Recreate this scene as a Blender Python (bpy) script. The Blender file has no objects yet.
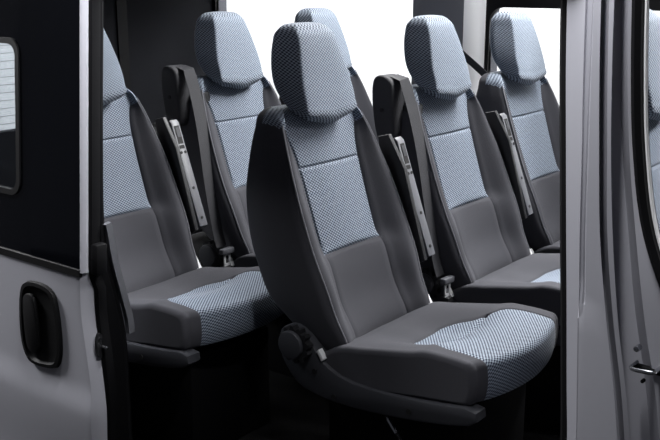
import bpy, bmesh, math
import numpy as np
from mathutils import Vector

# ---------------------------------------------------------------- basics
ZO = 1.05            # height of the row-two seat junction above the studio floor
FL = -0.43           # van floor relative to that junction
scene = bpy.context.scene
COL = scene.collection
PI = math.pi


def lin(c):
    return tuple(((x / 255) / 12.92 if x / 255 <= 0.04045 else ((x / 255 + 0.055) / 1.055) ** 2.4) for x in c)


def mat(name, rgb, rough=0.6, metal=0.0, spec=0.5, bump=0.0, bscale=300.0, sheen=0.0, coat=0.0, var=0.0):
    m = bpy.data.materials.new(name)
    m.use_nodes = True
    nt = m.node_tree
    b = nt.nodes['Principled BSDF']
    b.inputs['Base Color'].default_value = (*lin(rgb), 1)
    b.inputs['Roughness'].default_value = rough
    b.inputs['Metallic'].default_value = metal
    b.inputs['Specular IOR Level'].default_value = spec
    b.inputs['Sheen Weight'].default_value = sheen
    b.inputs['Sheen Roughness'].default_value = 0.4
    b.inputs['Coat Weight'].default_value = coat
    b.inputs['Coat Roughness'].default_value = 0.08
    tc = nt.nodes.new('ShaderNodeTexCoord')
    n = nt.nodes.new('ShaderNodeTexNoise')
    n.inputs['Scale'].default_value = bscale
    n.inputs['Detail'].default_value = 3
    nt.links.new(tc.outputs['Object'], n.inputs['Vector'])
    if bump:
        bp = nt.nodes.new('ShaderNodeBump')
        bp.inputs['Strength'].default_value = bump
        bp.inputs['Distance'].default_value = 0.002
        nt.links.new(n.outputs['Fac'], bp.inputs['Height'])
        nt.links.new(bp.outputs['Normal'], b.inputs['Normal'])
    if var:
        mx = nt.nodes.new('ShaderNodeMix')
        mx.data_type = 'RGBA'
        mx.inputs['A'].default_value = (*[x * (1 - var) for x in lin(rgb)], 1)
        mx.inputs['B'].default_value = (*[min(1, x * (1 + var)) for x in lin(rgb)], 1)
        nt.links.new(n.outputs['Fac'], mx.inputs['Factor'])
        nt.links.new(mx.outputs['Result'], b.inputs['Base Color'])
    return m


def weave_mat(name, dark, light, period=0.0085):
    """honeycomb woven upholstery: light threads over navy diamonds"""
    m = bpy.data.materials.new(name)
    m.use_nodes = True
    nt = m.node_tree
    N, L = nt.nodes, nt.links
    b = N['Principled BSDF']
    b.inputs['Roughness'].default_value = 0.75
    b.inputs['Sheen Weight'].default_value = 0.12
    b.inputs['Sheen Roughness'].default_value = 0.35
    b.inputs['Specular IOR Level'].default_value = 0.3
    uv = N.new('ShaderNodeUVMap')
    uv.uv_map = 'UVMap'
    sep = N.new('ShaderNodeSeparateXYZ')
    L.new(uv.outputs['UV'], sep.inputs[0])

    def M(op, a, bb, c=None):
        n = N.new('ShaderNodeMath')
        n.operation = op
        for i, v in enumerate((a, bb, c)):
            if v is None:
                continue
            if isinstance(v, (int, float)):
                n.inputs[i].default_value = v
            else:
                L.new(v, n.inputs[i])
        return n.outputs[0]
    k = 2 * PI / period
    u, v = sep.outputs[0], sep.outputs[1]
    a = M('SINE', M('MULTIPLY', M('ADD', u, M('MULTIPLY', v, 1.35)), k * 0.5), None)
    c = M('SINE', M('MULTIPLY', M('SUBTRACT', u, M('MULTIPLY', v, 1.35)), k * 0.5), None)
    s = M('ADD', M('MULTIPLY', a, 0.56), M('MULTIPLY', c, 0.44))
    no = N.new('ShaderNodeTexNoise')
    no.inputs['Scale'].default_value = 120
    L.new(uv.outputs['UV'], no.inputs['Vector'])
    s2 = M('ADD', s, M('MULTIPLY', M('SUBTRACT', no.outputs['Fac'], 0.5), 0.7))
    mr = N.new('ShaderNodeMapRange')
    mr.inputs['From Min'].default_value = -0.45
    mr.inputs['From Max'].default_value = 0.5
    L.new(s2, mr.inputs['Value'])
    mx = N.new('ShaderNodeMix')
    mx.data_type = 'RGBA'
    mx.inputs['A'].default_value = (*lin(dark), 1)
    mx.inputs['B'].default_value = (*lin(light), 1)
    L.new(mr.outputs['Result'], mx.inputs['Factor'])
    L.new(mx.outputs['Result'], b.inputs['Base Color'])
    bp = N.new('ShaderNodeBump')
    bp.inputs['Strength'].default_value = 0.35
    bp.inputs['Distance'].default_value = 0.002
    L.new(mr.outputs['Result'], bp.inputs['Height'])
    L.new(bp.outputs['Normal'], b.inputs['Normal'])
    return m


def glass_mat(name, tint, refl=0.05):
    m = bpy.data.materials.new(name)
    m.use_nodes = True
    nt = m.node_tree
    nt.nodes.remove(nt.nodes['Principled BSDF'])
    out = nt.nodes['Material Output']
    t = nt.nodes.new('ShaderNodeBsdfTransparent')
    t.inputs['Color'].default_value = (*tint, 1)
    g = nt.nodes.new('ShaderNodeBsdfGlossy')
    g.inputs['Roughness'].default_value = 0.02
    mx = nt.nodes.new('ShaderNodeMixShader')
    mx.inputs[0].default_value = refl
    nt.links.new(t.outputs[0], mx.inputs[1])
    nt.links.new(g.outputs[0], mx.inputs[2])
    nt.links.new(mx.outputs[0], out.inputs['Surface'])
    return m


M_WEAVE = weave_mat('blue honeycomb weave', (32, 41, 62), (160, 171, 184), 0.0062)
M_WEAVEF = weave_mat('lit headrest weave', (72, 83, 100), (158, 168, 179), 0.0062)  # same cloth, paler and softer to carry light on the headrest front
M_WEAVED = weave_mat('headrest honeycomb weave', (36, 45, 62), (158, 168, 180), 0.0066)
M_GREY = mat('charcoal seat cloth', (69, 69, 74), 0.85, spec=0.2, bump=0.25, bscale=900, sheen=0.04, var=0.12)
M_PIPE = mat('rim-lit seam piping', (104, 104, 110), 0.7, sheen=0.3)  # lighter than the cloth to carry the rim light on the bolster ridge
M_PLAS = mat('charcoal plastic', (52, 53, 58), 0.5, bump=0.2, bscale=700)
M_PLASD = mat('black plastic', (24, 24, 27), 0.5, bump=0.15, bscale=700)
M_PLASL = mat('light grey plastic', (92, 93, 98), 0.45, bump=0.1, bscale=700)
M_BELT = mat('dark belt webbing', (52, 52, 56), 0.75, bump=0.3, bscale=1200)
M_METAL = mat('bright steel', (205, 207, 212), 0.25, metal=1.0)
M_BRIGHT = mat('bright plated latch', (225, 226, 228), 0.35)
M_DARK = mat('black recess', (6, 6, 7), 0.7)
M_PAINT = mat('silver grey paint', (172, 172, 180), 0.36, metal=0.0, spec=0.5, coat=0.5, var=0.02, bscale=60)
M_RUBBER = mat('black rubber', (11, 11, 13), 0.6, spec=0.15)
M_GLOSSB = mat('gloss black glass band', (5, 6, 10), 0.12, spec=0.5)
M_TRIM = mat('dark grey interior trim', (78, 79, 86), 0.65, bump=0.15, bscale=500)
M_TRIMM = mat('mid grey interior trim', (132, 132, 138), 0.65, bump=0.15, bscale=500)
M_TRIML = mat('light grey trim and lit edges', (226, 226, 228), 0.6, bump=0.1, bscale=500)  # real pale parts, also the lit pillar flank and cab trim edge
M_PANEL = mat('charcoal rear panel', (32, 33, 37), 0.75, spec=0.08, bump=0.15, bscale=400)
M_FLOOR = mat('black floor mat', (12, 12, 13), 0.9, bump=0.3, bscale=200, spec=0.1)
M_GLASS = glass_mat('clear window glass', (0.97, 0.98, 0.98), 0.03)
M_GLASST = glass_mat('tinted window glass', (0.72, 0.74, 0.76), 0.04)
M_STUDIO = mat('white studio paint', (236, 236, 238), 0.9, spec=0.1, bump=0.05, bscale=20)
M_STFLOOR = mat('dark studio floor', (22, 22, 24), 0.6, spec=0.2, bump=0.05, bscale=20)


# ---------------------------------------------------------------- mesh tools
class MB:
    """vertex / face collector that becomes ONE mesh object"""
    def __init__(s):
        s.v, s.f, s.uv, s.flat = [], [], {}, set()

    def add(s, verts, faces, uvs=None, flat=False):
        o = len(s.v)
        s.v += [tuple(p) for p in verts]
        for i, f in enumerate(faces):
            if flat:
                s.flat.add(len(s.f))
            if uvs is not None:
                s.uv[len(s.f)] = [uvs[j] for j in f]
            s.f.append(tuple(j + o for j in f))

    def box(s, x0, x1, y0, y1, z0, z1, bev=0.0, seg=2):
        bm = bmesh.new()
        bmesh.ops.create_cube(bm, size=1)
        for v in bm.verts:
            v.co = ((x0 + x1) / 2 + v.co.x * (x1 - x0), (y0 + y1) / 2 + v.co.y * (y1 - y0), (z0 + z1) / 2 + v.co.z * (z1 - z0))
        if bev:
            bmesh.ops.bevel(bm, geom=list(bm.edges), offset=bev, segments=seg, affect='EDGES', profile=0.5)
        s.frombm(bm)
        return s

    def frombm(s, bm, flat=False):
        bm.verts.index_update()
        s.add([v.co for v in bm.verts], [[v.index for v in f.verts] for f in bm.faces], flat=flat)
        bm.free()

    def prism(s, poly, axis, a0, a1, bev=0.0, seg=2):
        """poly: 2-D outline; axis: 'y' -> (x,z) outline, 'x' -> (y,z), 'z' -> (x,y)"""
        def P(p, a):
            return {'y': (p[0], a, p[1]), 'x': (a, p[0], p[1]), 'z': (p[0], p[1], a)}[axis]
        bm = bmesh.new()
        n = len(poly)
        A = [bm.verts.new(P(p, a0)) for p in poly]
        B = [bm.verts.new(P(p, a1)) for p in poly]
        bm.faces.new(A)
        bm.faces.new(B[::-1])
        for i in range(n):
            bm.faces.new((A[i], B[i], B[(i + 1) % n], A[(i + 1) % n]))
        bmesh.ops.recalc_face_normals(bm, faces=list(bm.faces))
        if bev:
            es = [e for e in bm.edges if len(e.link_faces) == 2 and any(len(f.verts) == n for f in e.link_faces)] if n > 4 else list(bm.edges)
            bmesh.ops.bevel(bm, geom=es, offset=bev, segments=seg, affect='EDGES', profile=0.5)
        s.frombm(bm)
        return s

    def tube(s, pts, r, n=8, sq=1.0):
        pts = [Vector(p) for p in pts]
        rings = []
        for i, p in enumerate(pts):
            t = (pts[min(i + 1, len(pts) - 1)] - pts[max(i - 1, 0)]).normalized()
            up = Vector((0, 1, 0)) if abs(t.y) < 0.9 else Vector((1, 0, 0))
            a = t.cross(up).normalized()
            b = t.cross(a)
            rings.append([p + a * (r * math.cos(2 * PI * k / n)) + b * (r * sq * math.sin(2 * PI * k / n)) for k in range(n)])
        s.loft(rings, cap=True)
        return s

    def loft(s, rings, cap=False, closed=True):
        m, n = len(rings), len(rings[0])
        vs = [p for r in rings for p in r]
        fs = []
        for i in range(m - 1):
            for j in range(n if closed else n - 1):
                k = (j + 1) % n
                fs.append((i * n + j, i * n + k, (i + 1) * n + k, (i + 1) * n + j))
        if cap:
            fs.append(tuple(range(n))[::-1])
            fs.append(tuple((m - 1) * n + j for j in range(n)))
        s.add(vs, fs)
        return s

    def strip(s, pts, wdir, w, th):
        """flat band (webbing): centre line pts, width direction, thickness"""
        pts = [Vector(p) for p in pts]
        rings = []
        for i, p in enumerate(pts):
            t = (pts[min(i + 1, len(pts) - 1)] - pts[max(i - 1, 0)]).normalized()
            wd = Vector(wdir(i / (len(pts) - 1)) if callable(wdir) else wdir)
            wd = (wd - t * wd.dot(t)).normalized()
            nn = t.cross(wd)
            rings.append([p + wd * w / 2 + nn * th / 2, p - wd * w / 2 + nn * th / 2, p - wd * w / 2 - nn * th / 2, p + wd * w / 2 - nn * th / 2])
        s.loft(rings, cap=True)
        return s

    def cyl(s, c, axis, r, h, n=32, r2=None, bev=0.0):
        bm = bmesh.new()
        bmesh.ops.create_cone(bm, cap_ends=True, segments=n, radius1=r, radius2=r if r2 is None else r2, depth=h)
        if bev:
            es = [e for e in bm.edges if any(len(f.verts) == n for f in e.link_faces)]
            bmesh.ops.bevel(bm, geom=es, offset=bev, segments=2, affect='EDGES', profile=0.5)
        q = {'x': Vector((1, 0, 0)), 'y': Vector((0, 1, 0)), 'z': Vector((0, 0, 1))}[axis].to_track_quat('Z', 'Y') if isinstance(axis, str) else Vector(axis).to_track_quat('Z', 'Y')
        for v in bm.verts:
            v.co = q @ v.co + Vector(c)
        s.frombm(bm)
        return s

    def mesh(s, name, material, sharp=35):
        me = bpy.data.meshes.new(name)
        me.from_pydata(s.v, [], s.f)
        me.materials.append(material)
        if s.uv:
            ul = me.uv_layers.new(name='UVMap')
            for pi, p in enumerate(me.polygons):
                if pi in s.uv:
                    for k, li in enumerate(p.loop_indices):
                        ul.data[li].uv = s.uv[pi][k]
        for pi, p in enumerate(me.polygons):
            p.use_smooth = pi not in s.flat
        bm = bmesh.new()
        bm.from_mesh(me)
        bmesh.ops.recalc_face_normals(bm, faces=list(bm.faces))
        a = math.radians(sharp)
        for e in bm.edges:
            if len(e.link_faces) == 2 and e.calc_face_angle(0) > a:
                e.smooth = False
        bm.to_mesh(me)
        bm.free()
        return me


def obj(name, mb, material, parent=None, loc=(0, 0, 0), sharp=35):
    me = mb.mesh(name, material, sharp) if isinstance(mb, MB) else mb
    o = bpy.data.objects.new(name, me)
    COL.objects.link(o)
    o.location = loc
    if parent:
        o.parent = parent
    return o


def empty(name, loc=(0, 0, 0), rz=0.0):
    o = bpy.data.objects.new(name, None)
    COL.objects.link(o)
    o.location = loc
    o.rotation_euler = (0, 0, rz)
    o.empty_display_size = 0.1
    return o


def tag(o, label=None, cat=None, group=None, kind=None):
    for k, v in (('label', label), ('category', cat), ('group', group), ('kind', kind)):
        if v:
            o[k] = v
    return o


def copy_tree(o, parent=None):
    c = o.copy()
    COL.objects.link(c)
    if parent:
        c.parent = parent
    for ch in list(o.children):
        copy_tree(ch, c)
    return c


Z = lambda z: z + ZO      # local (junction) height -> world height


def struct(name, mb, material, sharp=35):
    o = obj(name, mb, material, None, (0, 0, ZO), sharp)
    o['kind'] = 'structure'
    return o


def smooth_tab(tab):
    """Catmull-Rom interpolation of a table [(h, a, b, ..)]"""
    hs = np.array([t[0] for t in tab], float)
    vs = np.array([t[1:] for t in tab], float)
    m = np.gradient(vs, hs, axis=0)

    def f(h):
        h = min(max(h, hs[0]), hs[-1])
        i = min(max(int(np.searchsorted(hs, h)) - 1, 0), len(hs) - 2)
        d = hs[i + 1] - hs[i]
        t = (h - hs[i]) / d
        return ((2 * t**3 - 3 * t**2 + 1) * vs[i] + (t**3 - 2 * t**2 + t) * d * m[i] + (-2 * t**3 + 3 * t**2) * vs[i + 1] + (t**3 - t**2) * d * m[i + 1])
    return f


def sstep(t):
    t = min(max(t, 0.0), 1.0)
    return t * t * (3 - 2 * t)


def grid_parts(P, UV, region, closed_j=True):
    """split a grid P[i][j] into one MB per region id; region(i,j) names the face's region"""
    m, n = len(P), len(P[0])
    out = {}
    for i in range(m - 1):
        for j in range(n if closed_j else n - 1):
            out.setdefault(region(i, j), []).append((i, j))
    res = {}
    for key, faces in out.items():
        mb = MB()
        idx = {}
        vs, fs, uv = [], [], []

        def vid(i, j):
            if (i, j) not in idx:
                idx[(i, j)] = len(vs)
                vs.append(P[i][j])
                uv.append(UV[i][j])
            return idx[(i, j)]
        for i, j in faces:
            k = (j + 1) % n
            fs.append((vid(i, j), vid(i, k), vid(i + 1, k), vid(i + 1, j)))
        mb.add(vs, fs, uv)
        res[key] = mb
    return res


# ---------------------------------------------------------------- seat
# seat frame: x forward, y to the seat's left, z up; origin on the van floor under the cushion/back junction
SZ = -FL          # junction height above van floor
H_LOW, H_SEAM = 0.215, 0.448

BACK = smooth_tab([  # h, ridge half width, ridge forward, outer half width, rear x, pattern half width
    (-0.06, 0.178, 0.030, 0.196, -0.110, 0.124),
    (0.02, 0.194, 0.050, 0.218, -0.136, 0.127),
    (0.10, 0.194, 0.058, 0.234, -0.174, 0.129),
    (0.20, 0.203, 0.056, 0.241, -0.180, 0.130),
    (0.30, 0.205, 0.050, 0.238, -0.172, 0.132),
    (0.40, 0.202, 0.041, 0.225, -0.155, 0.134),
    (0.45, 0.195, 0.035, 0.216, -0.138, 0.137),
    (0.50, 0.187, 0.030, 0.206, -0.120, 0.144),
    (0.53, 0.181, 0.026, 0.199, -0.108, 0.154),
    (0.555, 0.175, 0.022, 0.191, -0.098, 0.166),
    (0.60, 0.160, 0.016, 0.175, -0.088, 0.154),
])


def lean(h):
    return -0.325 * h + 0.03 * math.exp(-(h / 0.07) ** 2) + 0.008 * math.exp(-((h - 0.15) / 0.08) ** 2)


def build_back():
    hs = sorted(set([round(x, 4) for x in list(np.linspace(-0.06, 0.53, 48)) + list(np.linspace(0.535, 0.575, 14))] + [H_LOW - 0.008, H_LOW - 0.0035, H_LOW, H_LOW + 0.0035, H_LOW + 0.008, H_SEAM - 0.008, H_SEAM - 0.0035, H_SEAM, H_SEAM + 0.0035, H_SEAM + 0.008, 0.552]))
    rings, uvs = [], []
    top = [(0.575 + 0.034 * math.sin(a), 0.034 * (1 - math.cos(a))) for a in np.linspace(0.2, PI / 2, 6)]
    levels = [(h, 0.0) for h in hs] + top
    for h, ins in levels:
        wr, xr, wo, xb, yb = BACK(min(h, 0.6))
        yb = min(yb, wr - 0.008)
        half = []
        dip_h = 0.0
        for hsn in (H_LOW, H_SEAM):
            dip_h = max(dip_h, 0.006 * math.exp(-((h - hsn) / 0.004) ** 2))
        for k in range(9):                         # centre panel
            y = (yb - 0.006) * k / 8
            half.append((y, 0.015 * (y / yb) ** 2 * sstep((0.24 - h) / 0.05) + 0.005 * (1 - (y / yb) ** 2) * sstep((h - 0.2) / 0.05) - dip_h))
        lo_ = 0.015 * sstep((0.24 - h) / 0.05)
        half.append((yb, -0.005 * sstep((h - 0.19) / 0.05) + 0.85 * lo_))                  # sewn seam
        i_b = len(half) - 1
        half.append((yb + 0.006, 0.003 + lo_))
        y0 = yb + 0.006
        for k in range(1, 7):
            t = k / 6
            half.append((y0 + (wr - y0) * t, 0.003 + lo_ + (xr - 0.003 - lo_) * (0.45 * t + 0.55 * sstep(t))))
        i_r = len(half) - 1
        dr = 0.028
        for k in range(1, 7):
            a = k / 6 * PI / 2
            half.append((wr + (wo - wr) * math.sin(a), xr - dr * (1 - math.cos(a))))
        xs0 = xr - dr
        xe = xb + 0.032
        for k in range(1, 5):
            t = k / 4
            half.append((wo * (1 - 0.02 * t) + 0.006 * math.sin(t * PI), xs0 + (xe - xs0) * t))
        wk = wo * 0.98
        for k in range(1, 6):
            a = k / 5 * PI / 2
            half.append((wk - 0.032 * (1 - math.cos(a)), xe - 0.032 * math.sin(a)))
        for k in range(1, 6):
            half.append(((wk - 0.032) * (1 - k / 5), xb - 0.004 * math.sin(k / 5 * PI / 2)))
        xm = (xr + xb) / 2
        sy = 1 - ins / wo
        sx = 1 - ins / ((xr - xb) / 2) * 0.9
        half = [(y * sy, xm + (x - xm) * sx) for y, x in half]
        full = half + [(-y, x) for y, x in half[-2:0:-1]]
        c = lean(h)
        rings.append([(c + x, y, h + SZ - 0.10 * 0 + 0.0) for y, x in full])
        # arc length uv
        s = [0.0]
        for a, b in zip(half, half[1:]):
            s.append(s[-1] + math.hypot(a[0] - b[0], a[1] - b[1]))
        u = s + [-q for q in s[-2:0:-1]]
        uvs.append([(q, h * 1.05 + ins) for q in u])
    nh = len(half)
    n = len(rings[0])
    hl = [l[0] for l in levels]

    def region(i, j):
        jj = min(j, n - 1 - j)
        hm = (hl[i] + hl[i + 1]) / 2
        if hm > 0.545 + 0.030 * max(0, jj - i_b) / (i_r + 9 - i_b) and jj < i_r + 9:
            return 'p'
        if hm > H_LOW and jj < i_b:
            return 'p'
        return 'g'
    parts = grid_parts(rings, uvs, region)
    # close top and bottom
    parts['g'].add(rings[0], [tuple(range(n))])
    parts['p'].add(rings[-1], [tuple(range(n))], uvs[-1])
    pipes = []
    for side in (1, -1):
        pipe = MB()
        pts = []
        for i, (h, ins) in enumerate(levels):
            if -0.03 < h < 0.57 and i % 2 == 0:
                p = rings[i][i_r + 2 if side > 0 else n - i_r - 2]
                q = rings[i][nh - 1]
                pts.append((p[0] + 0.0008, p[1], p[2]))
        pipe.tube(pts, 0.0030, 6)
        pipes.append(pipe.mesh('piping', M_PIPE))
    return parts['g'].mesh('backrest', M_GREY), parts['p'].mesh('backrest_insert', M_WEAVE), pipes


def chaikin(poly, it=3):
    for _ in range(it):
        q = []
        for a, b in zip(poly, poly[1:] + poly[:1]):
            q.append(tuple(a[k] * 0.75 + b[k] * 0.25 for k in range(len(a))))
            q.append(tuple(a[k] * 0.25 + b[k] * 0.75 for k in range(len(a))))
        poly = q
    return poly


HEAD = smooth_tab([  # h, front half width, widest half width, front x, rear x
    (0.570, 0.098, 0.103, 0.034, -0.005),
    (0.582, 0.108, 0.117, 0.052, -0.020),
    (0.615, 0.110, 0.127, 0.060, -0.030),
    (0.670, 0.109, 0.133, 0.063, -0.036),
    (0.735, 0.096, 0.121, 0.066, -0.034),
    (0.782, 0.084, 0.104, 0.066, -0.026),
    (0.810, 0.077, 0.093, 0.062, -0.014),
    (0.826, 0.067, 0.078, 0.051, 0.002),
])


def build_head():
    rings, uvs = [], []
    hs = list(np.linspace(0.570, 0.826, 31))
    lv = [(h, 1.0) for h in hs] + [(0.8315, 0.8), (0.8340, 0.5), (0.835, 0.2)]
    for h, sc in lv:
        wf, wm, xf, xb = HEAD(min(h, 0.826))
        d = xf - xb
        ctl = [(wf * 0.45, xf + 0.007), (wf * 0.88, xf + 0.004), (wf, xf + 0.001), (wf + (wm - wf) * 0.16, xf - d * 0.08), (wm * 0.97, xf - d * 0.55), (wm * 1.01, xf - d * 0.72), (wm * 0.98, xb + d * 0.12), (wm * 0.84, xb), (wm * 0.35, xb - 0.004)]
        poly = ctl + [(-y, x) for y, x in ctl[::-1]]
        poly = chaikin(poly, 3)
        xm = (xf + xb) / 2
        t = max(0.0, 1 - (h - 0.575) / 0.14)
        ring = []
        for y, x in poly:
            y, x = y * sc, xm + (x - xm) * sc
            hh = h + 0.30 * (xf - x) * t * t + (0.35 * abs(y) - 0.02) * 0.5 * t * t
            ring.append((-0.325 * h + x, y, hh + SZ))
        rings.append(ring)
        cum = [0.0]
        for p, q in zip(poly, poly[1:] + poly[:1]):
            cum.append(cum[-1] + math.hypot(p[0] - q[0], p[1] - q[1]))
        per = cum[-1]
        s0 = (cum[136] + cum[137]) / 2            # front centre of the loop
        uvs.append([((c_ - s0 + per if c_ - s0 < -per / 2 else c_ - s0), h * 1.05) for c_ in cum[:-1]])
    n = len(rings[0])
    lo, hi = 14, 115                   # the two fold lines of the front face
    parts = grid_parts(rings, uvs, lambda i, j: 'f' if (j < lo or j >= hi) and 0.598 < lv[i][0] < 0.815 else 'p', closed_j=True)
    parts['p'].add(rings[0], [tuple(range(n))], uvs[0])
    parts['p'].add(rings[-1], [tuple(range(n))], uvs[-1])
    return parts['p'].mesh('headrest', M_WEAVED), parts['f'].mesh('headrest_front', M_WEAVEF)


CZ = smooth_tab([  # x, centre height, crest height of the side bolster
    (-0.07, -0.045, -0.055), (0.0, -0.022, -0.028), (0.05, -0.006, 0.003), (0.15, -0.004, 0.026), (0.25, 0.006, 0.045),
    (0.29, 0.018, 0.053), (0.33, 0.038, 0.064), (0.37, 0.055, 0.066), (0.42, 0.063, 0.066), (0.46, 0.062, 0.063), (0.53, 0.052, 0.052)])
YP = smooth_tab([(0.0, 0.05), (0.185, 0.05), (0.20, 0.075), (0.22, 0.098), (0.25, 0.112), (0.27, 0.118), (0.30, 0.140), (0.33, 0.168), (0.365, 0.184), (0.40, 0.186), (0.46, 0.186), (0.55, 0.186)])
CW = 0.238


def build_cushion():
    cols = []      # (s, inset)
    for s in np.linspace(-1, 1, 61):
        cols.append((float(s), 0.0))
    R = 0.015
    ends = [(R * math.sin(a), R * (1 - math.cos(a))) for a in np.linspace(0.25, PI / 2, 6)]
    col_list = [(-1, e[0], e[1]) for e in ends[::-1]] + [(s, 0, 0) for s, _ in cols] + [(1, e[0], e[1]) for e in ends]

    def yp(x):
        return float(YP(x)[0])

    def wid(x):
        return CW - R
    grid, uvg = [], []
    xt = sorted(set([round(float(v), 4) for v in np.linspace(-0.06, 0.44, 44)] + [0.184, 0.1875, 0.19, 0.1925, 0.196, 0.296, 0.2975, 0.30, 0.3025, 0.306]))
    for s, dy, ins in col_list:
        prof = []

        def Y(x):
            a = abs(s)
            y = yp(x) * (a / 0.6) if a <= 0.6 else yp(x) + (wid(x) - yp(x)) * (a - 0.6) / 0.4
            return math.copysign(y + dy, s) if s else 0.0
        a_s = abs(s)

        def zt(x, y):
            zc, zr = CZ(x)
            z = zc + (zr - zc) * sstep((abs(y) - 0.035) / 0.165)
            z -= 0.007 * math.exp(-((x - 0.30) / 0.006) ** 2) * (1 if a_s < 0.62 else 0)
            z -= 0.005 * math.exp(-((x - 0.19) / 0.005) ** 2) * (1 if a_s < 0.62 else 0)
            if 0.575 < a_s < 0.63 and x > 0.19:
                z -= 0.0025
            return z - ins
        yf = Y(0.46)
        xf = 0.517 - 0.038 * (min(abs(yf), 0.215) / 0.20) ** 2 - ins
        rr = 0.022
        zf = zt(xf - rr, yf)
        for x in xt:
            xx = x if x < 0.30 else 0.30 + (x - 0.30) * (xf - rr - 0.30) / 0.14
            prof.append((xx, Y(xx), zt(xx, Y(xx))))
        for a in np.linspace(0.15, PI / 2, 8):
            prof.append((xf - rr + rr * math.sin(a), yf, zf - rr * (1 - math.cos(a))))
        zb = -0.048 + ins * 0.6
        n0 = zf - rr
        for k in range(1, 7):
            t = k / 6
            prof.append((xf + 0.004 * math.sin(t * PI) - 0.003 * t, yf, n0 + (zb + 0.012 - n0) * t))
        prof.append((xf - 0.008, yf, zb + 0.004))
        prof.append((xf - 0.018, yf, zb))
        i_end = len(prof)
        for x in np.linspace(0.40, -0.05, 6):
            prof.append((float(x), Y(x), -0.05 - 0.055 * sstep((0.48 - x) / 0.48) + ins * 0.6))
        prof.append((-0.062, Y(-0.06), -0.08))
        prof.append((-0.066, Y(-0.06), -0.055))
        grid.append([(p[0], p[1], p[2] + SZ) for p in prof])
        L = [0.0]
        for a, b in zip(prof, prof[1:]):
            L.append(L[-1] + math.hypot(a[0] - b[0], a[2] - b[2]))
        uvg.append([(p[1], l) for p, l in zip(prof, L)])
    n = len(grid[0])
    ix = xt.index(0.19)
    m = len(grid)
    e = len(ends)
    sl = [c[0] for c in col_list]

    def region(i, j):
        if e <= i < m - e - 1 and abs((sl[i] + sl[i + 1]) / 2) < 0.6 and ix <= j < i_end:
            return 'p'
        return 'g'
    parts = grid_parts(grid, uvg, region)
    for g in (grid[0], grid[-1]):
        parts['g'].add(g, [tuple(range(n))], [(0, 0)] * n, flat=True)
    return parts['g'].mesh('cushion', M_GREY, 50), parts['p'].mesh('cushion_insert', M_WEAVE)


def rounded(pts, it=2):
    return chaikin([tuple(p) for p in pts], it)


COVER = [(-0.128, 0.014), (-0.107, 0.036), (-0.064, 0.042), (-0.026, 0.017), (-0.001, -0.014), (0.029, -0.046), (0.097, -0.072), (0.21, -0.074),
         (0.36, -0.061), (0.490, -0.040), (0.497, -0.083), (0.391, -0.112), (0.211, -0.137), (0.08, -0.146), (0.005, -0.140), (-0.059, -0.129), (-0.101, -0.090), (-0.128, -0.045)]


def off(pts):
    return [(x, z + SZ) for x, z in pts]


def build_seat(label):
    root = empty('passenger_seat')
    tag(root, label, 'seat')
    g, p, pipe = build_back()
    bk = obj('backrest', g, None, root)
    bi = obj('backrest_insert', p, None, root)
    bi['label'] = 'blue and white honeycomb woven backrest panel'
    for q in pipe:
        obj('piping', q, None, root)
    hm, hf = build_head()
    h = obj('headrest', hm, None, root)
    obj('front_panel', hf, None, h)['label'] = 'front face of the headrest, its weave coloured paler as lit'
    h['label'] = 'blue and white honeycomb woven headrest'
    g, p = build_cushion()
    obj('cushion', g, None, root)
    ci = obj('cushion_insert', p, None, root)
    ci['label'] = 'blue and white honeycomb woven cushion panel'
    # recliner cover on the door side, mirrored plain cover on the other
    cv = MB().prism(off(rounded(COVER, 1)), 'y', -0.250, -0.200, 0.006)
    c = obj('side_cover', cv, M_PLAS, root)
    for (x, z) in ((-0.002, -0.072), (0.063, -0.128), (0.302, -0.100)):
        obj('screw', MB().cyl((x, -0.2505, z + SZ), 'y', 0.0075, 0.004, 16), M_DARK, c)
    hl = MB().prism(off([(0.006, -0.012), (0.013, -0.004), (0.030, -0.030), (0.022, -0.038)]), 'y', -0.253, -0.235, 0.002)
    obj('cover_tip', hl, M_TRIML, c)['label'] = 'light grey tip of the recliner cover'
    # recliner knob: lobed rim and smooth disc
    kc = (-0.060, -0.004)
    lob = []
    for k in range(96):
        a = 2 * PI * k / 96
        r = 0.048 + 0.0045 * max(-1, min(1, 2.2 * math.sin(12 * a)))
        lob.append((kc[0] + r * math.cos(a), kc[1] + r * math.sin(a)))
    kn = obj('recliner_knob', MB().prism(off(lob), 'y', -0.270, -0.248), M_PLASD, root)
    disc = MB().cyl((kc[0] - 0.006, -0.274, kc[1] + SZ), 'y', 0.040, 0.018, 40, bev=0.006)
    obj('knob_cap', disc, M_PLAS, kn)
    cv2 = MB().prism(off(rounded([(min(x, 0.36), z) for x, z in COVER], 1)), 'y', 0.205, 0.240, 0.006)
    obj('side_cover', cv2, M_PLAS, root)
    # light hinge bracket on the inner side
    hb = MB().prism(off([(0.030, 0.050), (0.044, 0.054), (0.080, 0.002), (0.064, -0.004)]), 'y', 0.200, 0.222, 0.003)
    obj('hinge_bracket', hb, M_TRIML, root)
    # box pedestal down to the van floor
    pd = MB().box(-0.02, 0.42, -0.17, 0.17, 0.0, SZ - 0.10, 0.01)
    obj('pedestal', pd, M_RUBBER, root)
    return root


def add_hook(root):
    an = MB().tube([(0.220, -0.19, SZ - 0.135), (0.212, -0.215, SZ - 0.150), (0.222, -0.222, SZ - 0.158), (0.245, -0.222, SZ - 0.185), (0.252, -0.20, SZ - 0.22)], 0.006, 8)
    obj('anchor_hook', an, M_METAL, root)['label'] = 'bright steel belt anchor hook'


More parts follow.
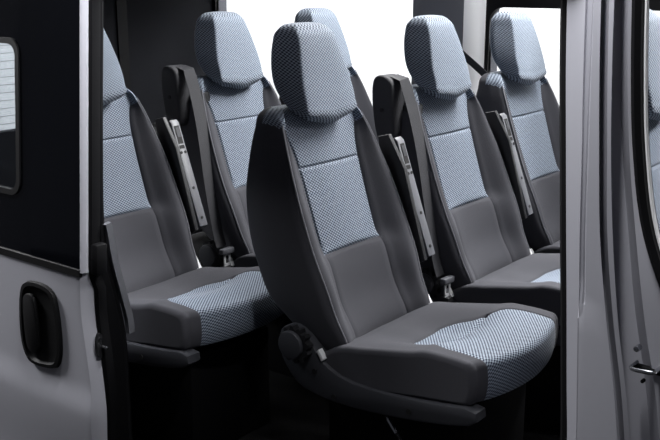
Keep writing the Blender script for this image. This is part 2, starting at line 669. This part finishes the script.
def add_armrest(root):
    """folded-up armrest on the inner side of the backrest"""
    d = Vector((0.129, 0, -0.355)).normalized()
    nx = Vector((d.z * -1, 0, d.x))           # forward
    y0, y1 = 0.258, 0.296
    top = Vector((-0.118, 0, 0.482))
    Ln = 0.385
    mb = MB()
    outl = []
    W = 0.050
    prof = [(0.0, -W * 0.36), (0.012, -W * 0.5), (Ln - 0.01, -W * 0.5), (Ln, -W * 0.4), (Ln - 0.012, W * 0.5), (0.012, W * 0.5), (0.0, W * 0.36)]
    for s, w in prof:
        p = top + d * s + nx * w
        outl.append((p.x, p.z + SZ))
    ar = obj('armrest', mb.prism(outl, 'y', y0, y1, 0.005), M_PLASL, root)

    def onface(s, dy, th=0.0):
        p = top + d * s + nx * (W * 0.5 + th)
        return Vector((p.x, (y0 + y1) / 2 + dy, p.z + SZ))
    # slot near the top: dark recess in a raised rim
    def quad_block(s0, s1, hw, t0, t1):
        vs = []
        for t in (t0, t1):
            for s, dy in ((s0, -hw), (s1, -hw), (s1, hw), (s0, hw)):
                vs.append(onface(s, dy, t))
        m = MB()
        m.add(vs, [(0, 1, 2, 3), (4, 5, 6, 7), (0, 1, 5, 4), (1, 2, 6, 5), (2, 3, 7, 6), (3, 0, 4, 7)])
        return m
    obj('slot', quad_block(0.022, 0.085, 0.011, -0.002, 0.0008), M_DARK, ar)
    obj('slot_insert', quad_block(0.028, 0.062, 0.0075, -0.002, 0.0018), M_PLAS, ar)
    obj('slot', quad_block(0.090, 0.102, 0.011, -0.002, 0.0008), M_DARK, ar)
    for s, dy in ((0.115, -0.009), (0.115, 0.009), (0.24, 0.0), (0.345, 0.0)):
        obj('screw', MB().cyl(onface(s, dy, 0.0), nx, 0.005, 0.003, 12), M_DARK, ar)
    # dark pivot plate behind
    pv = MB().prism(off([(-0.15, 0.49), (-0.11, 0.50), (-0.05, 0.40), (0.03, 0.13), (-0.02, 0.10), (-0.13, 0.38)]), 'y', 0.238, 0.256, 0.004)
    obj('armrest_bracket', pv, M_PLASD, root)
    # short black buckle stalk by the junction
    return ar


def add_belt(root):
    """belt guide housing on the door-side shoulder, webbing down to the buckle"""
    hs = rounded([(-0.270, 0.455), (-0.288, 0.550), (-0.290, 0.630), (-0.272, 0.656), (-0.232, 0.652), (-0.208, 0.628), (-0.208, 0.560), (-0.196, 0.455), (-0.215, 0.440), (-0.25, 0.440)], 2)
    g = obj('belt_guide', MB().prism(off(hs), 'y', -0.262, -0.178, 0.010, 3), M_BELT, root)
    obj('screw', MB().cyl((-0.245, -0.263, 0.545 + SZ), 'y', 0.007, 0.004, 14), M_DARK, g)
    br = MB().box(-0.22, -0.17, -0.20, -0.13, SZ + 0.46, SZ + 0.56, 0.01)
    obj('guide_bracket', br, M_PLASD, g)
    pts = []
    for t in np.linspace(0, 1, 24):
        h = 0.642 - t * (0.642 - 0.035)
        bow = 0.020 * math.sin(min(1, t * 1.1) * PI)
        x = -0.196 + t * 0.186 + bow
        pts.append((x, -0.212 - 0.050 * sstep(t / 0.75), h + SZ))
    b = MB().strip([(-0.235, -0.214, 0.652 + SZ)] + pts, lambda t: (0.25 * (1 - t), 1, 0), 0.047, 0.0016)
    w = obj('belt_webbing', b, M_BELT, root)
    bx, bz = 0.016, 0.022
    t1 = MB().box(bx - 0.010, bx + 0.012, -0.292, -0.234, SZ + bz - 0.006, SZ + bz + 0.014, 0.004)
    tg = obj('belt_tongue', t1, M_PLASL, root)
    fr = MB()
    for (ya, yb, za, zb) in ((-0.279, -0.272, -0.045, -0.004), (-0.254, -0.247, -0.045, -0.004), (-0.279, -0.247, -0.050, -0.040), (-0.279, -0.247, -0.012, -0.004)):
        fr.box(bx, bx + 0.004, ya, yb, SZ + bz + za, SZ + bz + zb)
    obj('latch_plate', fr, M_BRIGHT, tg)
    obj('belt_buckle', MB().box(bx - 0.014, bx + 0.016, -0.278, -0.248, SZ + bz - 0.14, SZ + bz - 0.050, 0.005), M_PLASD, root)


SEATS = {}


def place(key, x, y, rz, label, base, group, extra=()):
    o = copy_tree(base) if base else build_seat(label)
    o.location = (x, y, Z(FL))
    o.rotation_euler = (0, 0, math.radians(rz))
    if 'group' in o:
        del o['group']
    tag(o, label, 'seat', group)
    for f in extra:
        f(o)
    SEATS[key] = o
    return o


A = place('A', 0, 0, 0, 'large front passenger seat in the doorway, its round recliner knob in full view', None, 'second row passenger seats')
place('C', 0.0, 0.658, 0, 'passenger seat with shoulder belt guide just behind the large doorway seat', A, 'second row passenger seats', (add_armrest, add_belt))
place('E', 0.0, 1.232, 0, 'passenger seat under the small far window beside the ribbed door pillar', A, 'second row passenger seats')
place('L', -0.80, -0.178, 0, 'passenger seat half hidden by the sliding door edge', A, 'third row passenger seats', (add_armrest,))
place('B', -0.785, 0.468, 0, 'passenger seat with shoulder belt guide before the dark rear panel', A, 'third row passenger seats', (add_belt,))
place('F', -0.79, 1.03, 0, 'passenger seat against the big far window, only headrest and shoulder showing', A, 'third row passenger seats')
add_armrest(A)
add_hook(A)
# the front passenger seat seen past the pillar
place('G', 0.84, 0.28, 0, 'front cab seat, a sliver showing past the pillar at the picture edge', A, None)
SEATS['G'].location.z += 0.05
obj('plinth', MB().box(-0.04, 0.44, -0.19, 0.19, -0.05, 0.0), M_RUBBER, SEATS['G'])

# ---------------------------------------------------------------- van: floor, far wall, roof, rear doors
struct('floor', MB().box(-2.25, 1.6, -0.47, 1.66, FL - 0.06, FL), M_FLOOR)
wl = MB()
Y0, Y1 = 1.585, 1.66
W1 = (-2.15, -0.87, 0.24, 1.02)
W2 = (-0.52, 0.62, 0.24, 0.845)
for x0, x1, z0, z1 in ((-2.25, 1.3, FL, 0.24), (-2.25, W1[0], 0.24, 1.3), (W1[1], W2[0], 0.24, 1.3), (W1[0], W1[1], W1[3], 1.3), (W2[0], W2[1], W2[3], 1.3), (W2[1], 1.3, 0.24, 1.3)):
    wl.box(x0, x1, Y0, Y1, z0, z1)
struct('wall_left', wl, M_TRIM)
# pillar trim between the two far windows: flat face, lit front flank coloured paler
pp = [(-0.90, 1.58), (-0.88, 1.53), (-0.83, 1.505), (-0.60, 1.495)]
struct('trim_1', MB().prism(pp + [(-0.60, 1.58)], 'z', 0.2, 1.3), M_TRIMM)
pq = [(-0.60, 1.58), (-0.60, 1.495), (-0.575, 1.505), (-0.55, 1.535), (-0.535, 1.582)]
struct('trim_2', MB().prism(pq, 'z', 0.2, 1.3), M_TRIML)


def rrect(x0, x1, z0, z1, r, n=6):
    out = []
    for cx, cz, a0 in ((x1 - r, z1 - r, 0), (x0 + r, z1 - r, 90), (x0 + r, z0 + r, 180), (x1 - r, z0 + r, 270)):
        for k in range(n + 1):
            a = math.radians(a0 + 90 * k / n)
            out.append((cx + r * math.cos(a), cz + r * math.sin(a)))
    return out


def frame_ring(outer, inner, y0, y1):
    mb = MB()
    n = len(outer)
    rings = [[(x, y0, z) for x, z in outer], [(x, y0, z) for x, z in inner], [(x, y1, z) for x, z in inner], [(x, y1, z) for x, z in outer]]
    mb.loft(rings + [rings[0]])
    return mb


# window frames (black rubber surround with rounded corners) and panes
for i, (w, r) in enumerate(((W1, 0.05), (W2, 0.06))):
    f = frame_ring(rrect(w[0] - 0.035, w[1] + 0.035, w[2] - 0.035, w[3] + 0.05, 0.02), rrect(w[0], w[1], w[2], w[3] - 0.012, r), 1.574, 1.60)
    fo = struct('window_%d' % (i + 1), f, M_RUBBER)
    pane = obj('pane', MB().box(w[0] - 0.01, w[1] + 0.01, 1.618, 1.624, w[2] - 0.01, w[3] + 0.01), M_GLASS, fo)
# unseen roof: middle left open for the softbox, door-side strip shades the seats
rf = MB().box(-2.25, -1.15, -0.46, 1.66, 1.30, 1.36, 0.02)
rf.box(-1.16, 1.35, -0.46, 0.10, 1.30, 1.36, 0.02)
struct('open_ceiling', rf, M_TRIM)
struct('trim_3', MB().box(-2.25, 0.79, -0.475, -0.40, 0.94, 1.32, 0.02), M_PAINT)  # side rail, unseen; dropped low to block outside lamps from the seats

# rear doors
rd = MB().prism(rrect(0.985, 1.575, -0.40, 1.25, 0.03), 'x', -2.22, -2.17, 0.006)
o = struct('door_1', rd, M_PANEL)
obj('trim_strip', MB().box(-2.172, -2.155, 0.985, 1.575, 0.222, 0.240), M_DARK, o)
obj('lower_panel', MB().box(-2.172, -2.16, 0.995, 1.565, -0.38, 0.222, 0.004), M_PLASD, o)
RW = (-0.25, 0.72, 0.30, 0.98)
d2 = MB()
for y0, y1, z0, z1 in ((-0.44, RW[0], -0.40, 1.25), (RW[1], 0.925, -0.40, 1.25), (RW[0], RW[1], -0.40, RW[2]), (RW[0], RW[1], RW[3], 1.25)):
    d2.box(-2.22, -2.17, y0, y1, z0, z1)
o = struct('door_2', d2, M_PANEL)
obj('pane', MB().box(-2.20, -2.194, RW[0] - 0.01, RW[1] + 0.01, RW[2] - 0.01, RW[3] + 0.01), M_GLASS, o)
dl = MB()
for k in range(20):
    z = RW[2] + 0.03 + k * 0.034
    dl.box(-2.193, -2.191, RW[0] + 0.02, RW[1] - 0.02, z, z + 0.0018)
obj('heating_wires', dl, M_PLASD, o)
wb = MB()
for y0, y1 in ((-0.47, -0.44), (0.925, 0.985), (1.575, 1.6)):
    wb.box(-2.25, -2.16, y0, y1, FL, 1.3)
wb.box(-2.25, -2.16, -0.47, 1.6, 1.25, 1.3)
struct('wall_back', wb, M_RUBBER)

# near body side behind the door opening, with its own window hole
ws = MB()
for x0, x1, z0, z1 in ((-2.25, -0.66, FL, 0.10), (-2.25, -0.66, 1.0, 1.3), (-0.72, -0.66, 0.10, 1.0), (-2.25, -2.0, 0.10, 1.0)):
    ws.box(x0, x1, -0.505, -0.48, z0, z1)
o = struct('wall_right', ws, M_RUBBER)
obj('pane', MB().box(-2.01, -0.71, -0.495, -0.490, 0.09, 1.01), M_GLASS, o)
# jamb plate at the rear of the opening, its inner edge bowed in lower down
inner = [(-0.465, 1.25), (-0.485, 0.90), (-0.505, 0.65), (-0.522, 0.40), (-0.524, 0.30), (-0.517, 0.21), (-0.492, 0.10), (-0.474, -0.01), (-0.470, -0.10), (-0.470, -0.43)]
struct('trim_4', MB().prism([(-0.540, -0.43), (-0.540, 0.2), (-0.505, 0.9), (-0.485, 1.25)] + inner, 'x', -0.545, -0.510, 0.004), M_RUBBER)
band = [(-0.504, y, z) for y, z in [(-0.519, 0.315), (-0.514, 0.290), (-0.503, 0.208), (-0.478, 0.10), (-0.462, 0.03), (-0.459, -0.016)]]
f = smooth_tab([(i, *p) for i, p in enumerate(band)])
struct('trim_5', MB().strip([tuple(f(t)) for t in np.linspace(0, 5, 24)], (0, 1, 0), 0.020, 0.016), M_PLASL)
seal = [(-0.520, y - 0.004, z) for y, z in inner]
f2 = smooth_tab([(i, *p) for i, p in enumerate(seal)])
struct('trim_6', MB().tube([tuple(f2(t)) for t in np.linspace(0, 9, 40)], 0.012, 10), M_RUBBER)

# ---------------------------------------------------------------- pillar between side door and cab door
def tum(z):
    return 0.05 * max(0.0, z) ** 1.3


PZ = [1.25, 0.95, 0.80, 0.65, 0.50, 0.35, 0.20, 0.10, -0.10, -0.43]
PT = [  # y, x at the ten heights
    (-0.38, [0.745, 0.755, 0.766, 0.780, 0.794, 0.808, 0.821, 0.829, 0.835, 0.84]),
    (-0.47, [0.735, 0.746, 0.757, 0.771, 0.785, 0.799, 0.812, 0.820, 0.826, 0.83]),
    (-0.50, [0.735, 0.753, 0.764, 0.778, 0.792, 0.806, 0.819, 0.828, 0.834, 0.84]),
    (-0.503, [0.776, 0.790, 0.799, 0.810, 0.820, 0.832, 0.843, 0.850, 0.857, 0.86]),
    (-0.492, [0.775, 0.789, 0.798, 0.808, 0.818, 0.830, 0.841, 0.848, 0.855, 0.86]),
    (-0.492, [0.789, 0.799, 0.806, 0.814, 0.823, 0.835, 0.846, 0.853, 0.860, 0.865]),
    (-0.503, [0.794, 0.806, 0.814, 0.823, 0.832, 0.844, 0.855, 0.862, 0.869, 0.875]),
    (-0.500, [0.795, 0.817, 0.828, 0.842, 0.858, 0.884, 0.914, 0.930, 0.960, 1.00]),
    (-0.455, [0.772, 0.794, 0.805, 0.819, 0.834, 0.859, 0.89, 0.908, 0.938, 0.975]),
    (-0.455, [0.781, 0.803, 0.814, 0.828, 0.844, 0.867, 0.898, 0.916, 0.946, 0.985]),
    (-0.490, [0.806, 0.828, 0.839, 0.853, 0.868, 0.893, 0.924, 0.940, 0.970, 1.01]),
    (-0.487, [0.816, 0.836, 0.846, 0.859, 0.877, 0.901, 0.932, 0.950, 0.980, 1.02]),
    (-0.425, [0.783, 0.803, 0.814, 0.827, 0.845, 0.868, 0.898, 0.92, 0.95, 0.988]),
    (-0.418, [0.795, 0.821, 0.834, 0.853, 0.879, 0.907, 0.943, 0.961, 0.99, 1.03]),
    (-0.458, [0.824, 0.850, 0.863, 0.882, 0.909, 0.940, 0.977, 0.994, 1.025, 1.06]),
    (-0.452, [0.829, 0.855, 0.868, 0.887, 0.922, 0.995, 1.087, 1.130, 1.180, 1.22]),
    (-0.38, [0.800, 0.835, 0.848, 0.867, 0.902, 0.975, 1.067, 1.110, 1.160, 1.20]),
]
ft = smooth_tab([(-z, *[r[1][i] for r in PT]) for i, z in enumerate(PZ)])
rings = []
for z in np.linspace(1.25, -0.43, 60):
    xs = ft(-z)
    gd = 1 - sstep((0.385 - z) / 0.03)       # the pressed groove ends in a scoop
    ring = []
    for k, (r, x) in enumerate(zip(PT, xs)):
        y = r[0]
        if k in (4, 5):
            y = -0.503 + 0.011 * gd
        ring.append((x, y + tum(z), z))
    rings.append(ring)
rings = [[tuple(p) for p in r] for r in rings]
struct('trim_7', MB().loft(rings, cap=True), M_PAINT, 25)
# black seals on both edges
fr_rear = [(ft(-z)[1] - 0.004, -0.478 + tum(z), z) for z in np.linspace(1.25, -0.43, 40)]
struct('trim_8', MB().tube(fr_rear, 0.011, 10), M_RUBBER)
sl = MB()
rg = []
for z in np.linspace(1.25, -0.43, 50):
    x = ft(-z)[15]
    w = 0.017
    t = tum(z)
    rg.append([(x - 0.002, -0.452 + t, z), (x + w * 0.5, -0.462 + t, z), (x + w, -0.452 + t, z), (x + w, -0.415 + t, z), (x - 0.004, -0.415 + t, z)])
sl.loft(rg, cap=True)
struct('trim_9', sl, M_RUBBER)
# pale strip painted as the lit edge of the cab-side trim beyond the seal
eg = []
for z in np.linspace(1.25, 0.45, 30):
    x = ft(-z)[15] + 0.018
    t = tum(z)
    eg.append([(x, -0.440 + t, z), (x + 0.003, -0.440 + t, z), (x + 0.003, -0.428 + t, z), (x, -0.428 + t, z)])
struct('trim_10', MB().loft(eg, cap=True), M_TRIML)

# striker: bent steel hook on a base plate on the cab-door jamb
st = empty('door_striker', (0.938, -0.442, Z(0.262)))
tag(st, 'steel door striker hook bolted to the grey pillar by the picture edge', 'door striker')
sp = [(-0.004, -0.004, 0.0), (-0.004, -0.034, 0.0), (-0.001, -0.040, 0.0), (0.008, -0.043, 0.0), (0.032, -0.043, 0.001), (0.038, -0.040, 0.001), (0.040, -0.034, 0.001), (0.040, -0.004, 0.0)]
obj('hook', MB().tube(sp, 0.0042, 10, 0.8), M_METAL, st)
obj('base_plate', MB().box(-0.010, 0.046, -0.012, 0.004, -0.014, -0.004, 0.002), M_RUBBER, st)
obj('bolt', MB().cyl((-0.003, -0.010, 0.030), 'y', 0.006, 0.018, 16, bev=0.002), M_METAL, st)
obj('bolt', MB().cyl((0.010, -0.004, -0.034), 'y', 0.0035, 0.010, 12), M_DARK, st)

# ---------------------------------------------------------------- sliding door, pushed back along the body
dr = empty('sliding_door', (-0.95, -0.59, Z(FL)))
tag(dr, 'silver van sliding door with black upper half, slid back at the picture edge', 'door')
OX, OY, OZ = 0.95, 0.59, -FL     # local = van + offset


def D(p):      # the upper half of the body leans inwards
    return (p[0] + OX, p[1] + OY + 0.0785 * max(0.0, p[2] - 0.2), p[2] + OZ)


def Dbox(mb, x0, x1, y0, y1, z0, z1, bev=0.0):
    mb.box(x0, x1, y0, y1, z0, z1, bev)
    mb.v = [D(p) for p in mb.v]
    return mb


edge = smooth_tab([(-z, x) for z, x in ((1.25, -0.525), (0.904, -0.525), (0.58, -0.525), (0.199, -0.525), (0.05, -0.528), (-0.014, -0.521), (-0.157, -0.507), (-0.297, -0.512), (-0.45, -0.52))])
GB = 0.190      # bottom of the black glass band
# lower painted skin: horizontal loft with a pressed crease
rg = []
for z in np.linspace(GB, -0.45, 44):
    xe = edge(-z)[0]
    cr = 0.012 * sstep((-0.13 - z) / 0.10) - 0.020 * sstep((-0.22 - z) / 0.3)
    ys = -0.600 - cr * 0.6
    rg.append([D(p) for p in [(-1.75, ys, z), (-1.2, ys - 0.002, z), (xe - 0.02, ys, z), (xe - 0.007, ys + 0.002, z), (xe, ys + 0.009, z), (xe + 0.020, ys + 0.034, z), (xe + 0.022, ys + 0.045, z), (xe, ys + 0.05, z), (-1.75, ys + 0.05, z)]])
obj('lower_skin', MB().loft(rg, cap=True), M_PAINT, dr, sharp=30)
# upper frame: painted strip along the front edge
rg = []
for z in np.linspace(1.25, GB, 36):
    xe = edge(-z)[0]
    rg.append([D(p) for p in [(xe - 0.004, -0.598, z), (xe, -0.600, z), (xe + 0.006, -0.597, z), (xe + 0.012, -0.590, z), (xe + 0.012, -0.560, z), (xe - 0.004, -0.560, z)]])
s_ = obj('edge_strip', MB().loft(rg, cap=True), M_PAINT, dr)
s_['label'] = 'bright painted front edge of the door'
# rubber seal behind the strip
rg = []
for z in np.linspace(1.25, -0.40, 50):
    xe = edge(-z)[0] + 0.011 + 0.009 * sstep((GB - z) / 0.05)
    lo = sstep((GB - z) / 0.05) * 0.012
    rg.append([D(p) for p in [(xe, -0.583 + lo, z), (xe + 0.010, -0.578 + lo, z), (xe + 0.012, -0.566 + lo, z), (xe + 0.006, -0.548 + lo, z), (xe - 0.02, -0.548 + lo, z), (xe - 0.02, -0.575 + lo, z)]])
obj('door_seal', MB().loft(rg, cap=True), M_RUBBER, dr)
# black glass band with a hole for the clear pane
PW = (-1.50, -0.802, 0.372, 0.785)      # pane opening
n_hole = rrect(*PW, 0.035, 6)
gb = MB()
zt = 1.25
pts_out = []
for (x, z) in n_hole:
    cx, cz = (PW[0] + PW[1]) / 2, (PW[2] + PW[3]) / 2
    pts_out.append((PW[1] + 0.06 if x > cx else -1.75, zt if z > cz else GB - 0.01))
gb = frame_ring([(x, z) for x, z in pts_out], n_hole, -0.598, -0.585)
gb.v = [D(p) for p in gb.v]
# square off the border corners
corner = MB()
ZC = [zt, 0.9, 0.6, 0.4, GB + 0.006]
rg = []
for z in np.linspace(zt, GB - 0.01, 40):
    xe = edge(-z)[0] - 0.004
    rg.append([D(p) for p in [(PW[1] + 0.055, -0.5985, z), (xe, -0.5985, z), (xe, -0.586, z), (PW[1] + 0.055, -0.586, z)]])
gb.loft(rg, cap=True)
bnd = obj('glass_band', gb, M_GLOSSB, dr)
bnd['label'] = 'gloss black upper half of the door'
pf = frame_ring(rrect(PW[0] - 0.012, PW[1] + 0.012, PW[2] - 0.012, PW[3] + 0.012, 0.045), rrect(PW[0] + 0.004, PW[1] - 0.004, PW[2] + 0.004, PW[3] - 0.004, 0.033), -0.603, -0.586)
pf.v = [D(p) for p in pf.v]
wf = obj('window_seal', pf, M_RUBBER, dr)
obj('pane', Dbox(MB(), PW[0] - 0.006, PW[1] + 0.006, -0.594, -0.590, PW[2] - 0.006, PW[3] + 0.006), M_GLASST, wf)
obj('waist_strip', MB().loft([[D(p) for p in [(x, -0.604, GB - 0.012), (x, -0.604, GB + 0.008), (x, -0.59, GB + 0.010), (x, -0.59, GB - 0.014)]] for x in (-1.75, -1.2, edge(-GB)[0] - 0.002)], cap=True), M_RUBBER, dr)
# recessed handle
hx0, hx1, hz0, hz1 = -0.812, -0.642, -0.122, 0.122
ho = rounded([(-0.805, 0.085), (-0.770, 0.128), (-0.655, 0.128), (-0.628, 0.080), (-0.622, -0.050), (-0.640, -0.105), (-0.668, -0.124), (-0.770, -0.134), (-0.802, -0.110), (-0.818, -0.050)], 2)
cx, cz = -0.718, 0.0
hi = [(cx + (x - cx) * 0.80 + 0.003, cz + (z - cz) * 0.86) for x, z in ho]
hb = MB()
rr = [[(x, -0.600, z) for x, z in ho], [(cx + (x - cx) * 0.975, -0.6105, cz + (z - cz) * 0.98) for x, z in ho], [(cx + (x - cx) * 0.86, -0.6115, cz + (z - cz) * 0.90) for x, z in ho], [(x, -0.604, z) for x, z in hi], [(cx + (x - cx) * 0.7, -0.6015, cz + (z - cz) * 0.76) for x, z in ho]]
hb.loft([[D(p) for p in r] for r in rr], cap=True)
hd = obj('door_handle', hb, M_RUBBER, dr)
hd['label'] = 'black recessed door handle'
grip = rounded([(-0.775, 0.085), (-0.735, 0.09), (-0.722, 0.06), (-0.722, -0.06), (-0.735, -0.095), (-0.775, -0.09), (-0.785, -0.05), (-0.785, 0.05)], 2)
gm = MB().prism([(x + OX, z + OZ) for x, z in grip], 'y', -0.616 + OY, -0.601 + OY, 0.004)
obj('grip', gm, M_RUBBER, hd)
# latch on the door's front edge
lx = edge(0.014)[0] + 0.024
la = MB()
la.prism([(-0.573 + OY + 0.011 * math.cos(a), -0.018 + OZ + 0.036 * math.sin(a)) for a in np.linspace(0, 2 * PI, 24, endpoint=False)], 'x', lx - 0.006 + OX, lx + 0.004 + OX)
lo = obj('latch', la, M_PLASD, dr)
obj('latch_pin', MB().cyl(D((lx + 0.014, -0.568, -0.022)), 'x', 0.004, 0.026, 12), M_METAL, lo)
obj('latch_bolt', MB().cyl(D((lx + 0.004, -0.574, 0.002)), 'x', 0.005, 0.004, 12), M_METAL, lo)
obj('bump_stop', Dbox(MB(), edge(-0.17)[0] + 0.018, edge(-0.17)[0] + 0.050, -0.583, -0.545, 0.185, 0.270, 0.008), M_RUBBER, dr)

# belt running from the far pillar to the seat by the small window
bl = MB().strip([(-0.66, 1.51, 0.665), (-0.60, 1.50, 0.635), (-0.50, 1.46, 0.585), (-0.42, 1.425, 0.545)], (0.3, -0.4, 0.8), 0.042, 0.002)
b_ = obj('seat_belt', bl, M_BELT, None, (0, 0, ZO))
tag(b_, 'dark seat belt slanting from the far pillar behind the window seat', 'seat belt')

# ---------------------------------------------------------------- studio
struct('ground', MB().box(-6, 6, -5, 4.2, -ZO - 0.05, -ZO), M_STFLOOR)
struct('backdrop', MB().box(-5, 5, 3.4, 3.46, -ZO, 3.4), M_STUDIO)
struct('wall_rear', MB().box(-5.06, -5, -3.0, 3.46, -ZO, 3.4), M_STUDIO)


def area(name, loc, target, sx, sy, power, col=(1, 1, 1), spread=180):
    l = bpy.data.lights.new(name, 'AREA')
    l.shape = 'RECTANGLE'
    l.size, l.size_y, l.energy, l.color = sx, sy, power, col
    l.spread = math.radians(spread)
    o = bpy.data.objects.new(name, l)
    COL.objects.link(o)
    o.location = (loc[0], loc[1], loc[2] + ZO)
    d = Vector(target) - Vector(loc)
    o.rotation_euler = d.to_track_quat('-Z', 'Y').to_euler()
    return o


area('cabin_softbox', (0.35, 1.60, 2.25), (0.0, 0.8, 0.2), 1.2, 0.9, 92, (0.985, 0.99, 1.0))
area('backdrop_light', (-0.8, 2.5, 3.2), (-0.8, 3.4, 0.6), 6.0, 0.5, 520)
area('rear_light', (-4.0, 0.3, 3.2), (-5.0, 0.3, 0.4), 4.0, 0.4, 60)
area('flank_fill', (-3.2, -1.3, 2.2), (0.3, -0.55, 0.5), 0.9, 0.8, 195, (0.98, 0.985, 1.0))  # added fill: lights the door skin and pillar outside, misses the seats
area('overhead_softbox', (0.76, -0.585, 1.6), (0.78, -0.58, 0), 0.4, 0.06, 28, (0.98, 0.985, 1.0))
area('door_fill', (-0.22, -0.63, 1.5), (-0.50, -0.56, 0.7), 0.4, 0.06, 2.8, (0.98, 0.985, 1.0), 60)  # added lamp that brightens the door's front edge strip
area('cab_fill', (1.45, 0.9, 1.5), (0.68, 0.30, 0.60), 0.25, 0.25, 1.6, (0.98, 0.985, 1.0), 45)  # added fill, aimed only at the cab seat sliver

w = bpy.data.worlds.new('studio')
scene.world = w
w.use_nodes = True
w.node_tree.nodes['Background'].inputs[0].default_value = (*lin((120, 122, 130)), 1)
w.node_tree.nodes['Background'].inputs[1].default_value = 0.2

# ---------------------------------------------------------------- camera
cam = bpy.data.cameras.new('camera')
cam.sensor_width = 36
cam.lens = 956.8 / 660 * 36
co = bpy.data.objects.new('camera', cam)
COL.objects.link(co)
co.location = (1.512, -2.112, 0.961 + ZO)
co.rotation_euler = (math.radians(90 - 14.303), 0, math.radians(38.134))
scene.camera = co
vs = scene.view_settings
vs.view_transform = 'Standard'
vs.look = 'None'
vs.gamma = 1
vs.exposure = 0
vs.use_curve_mapping = False
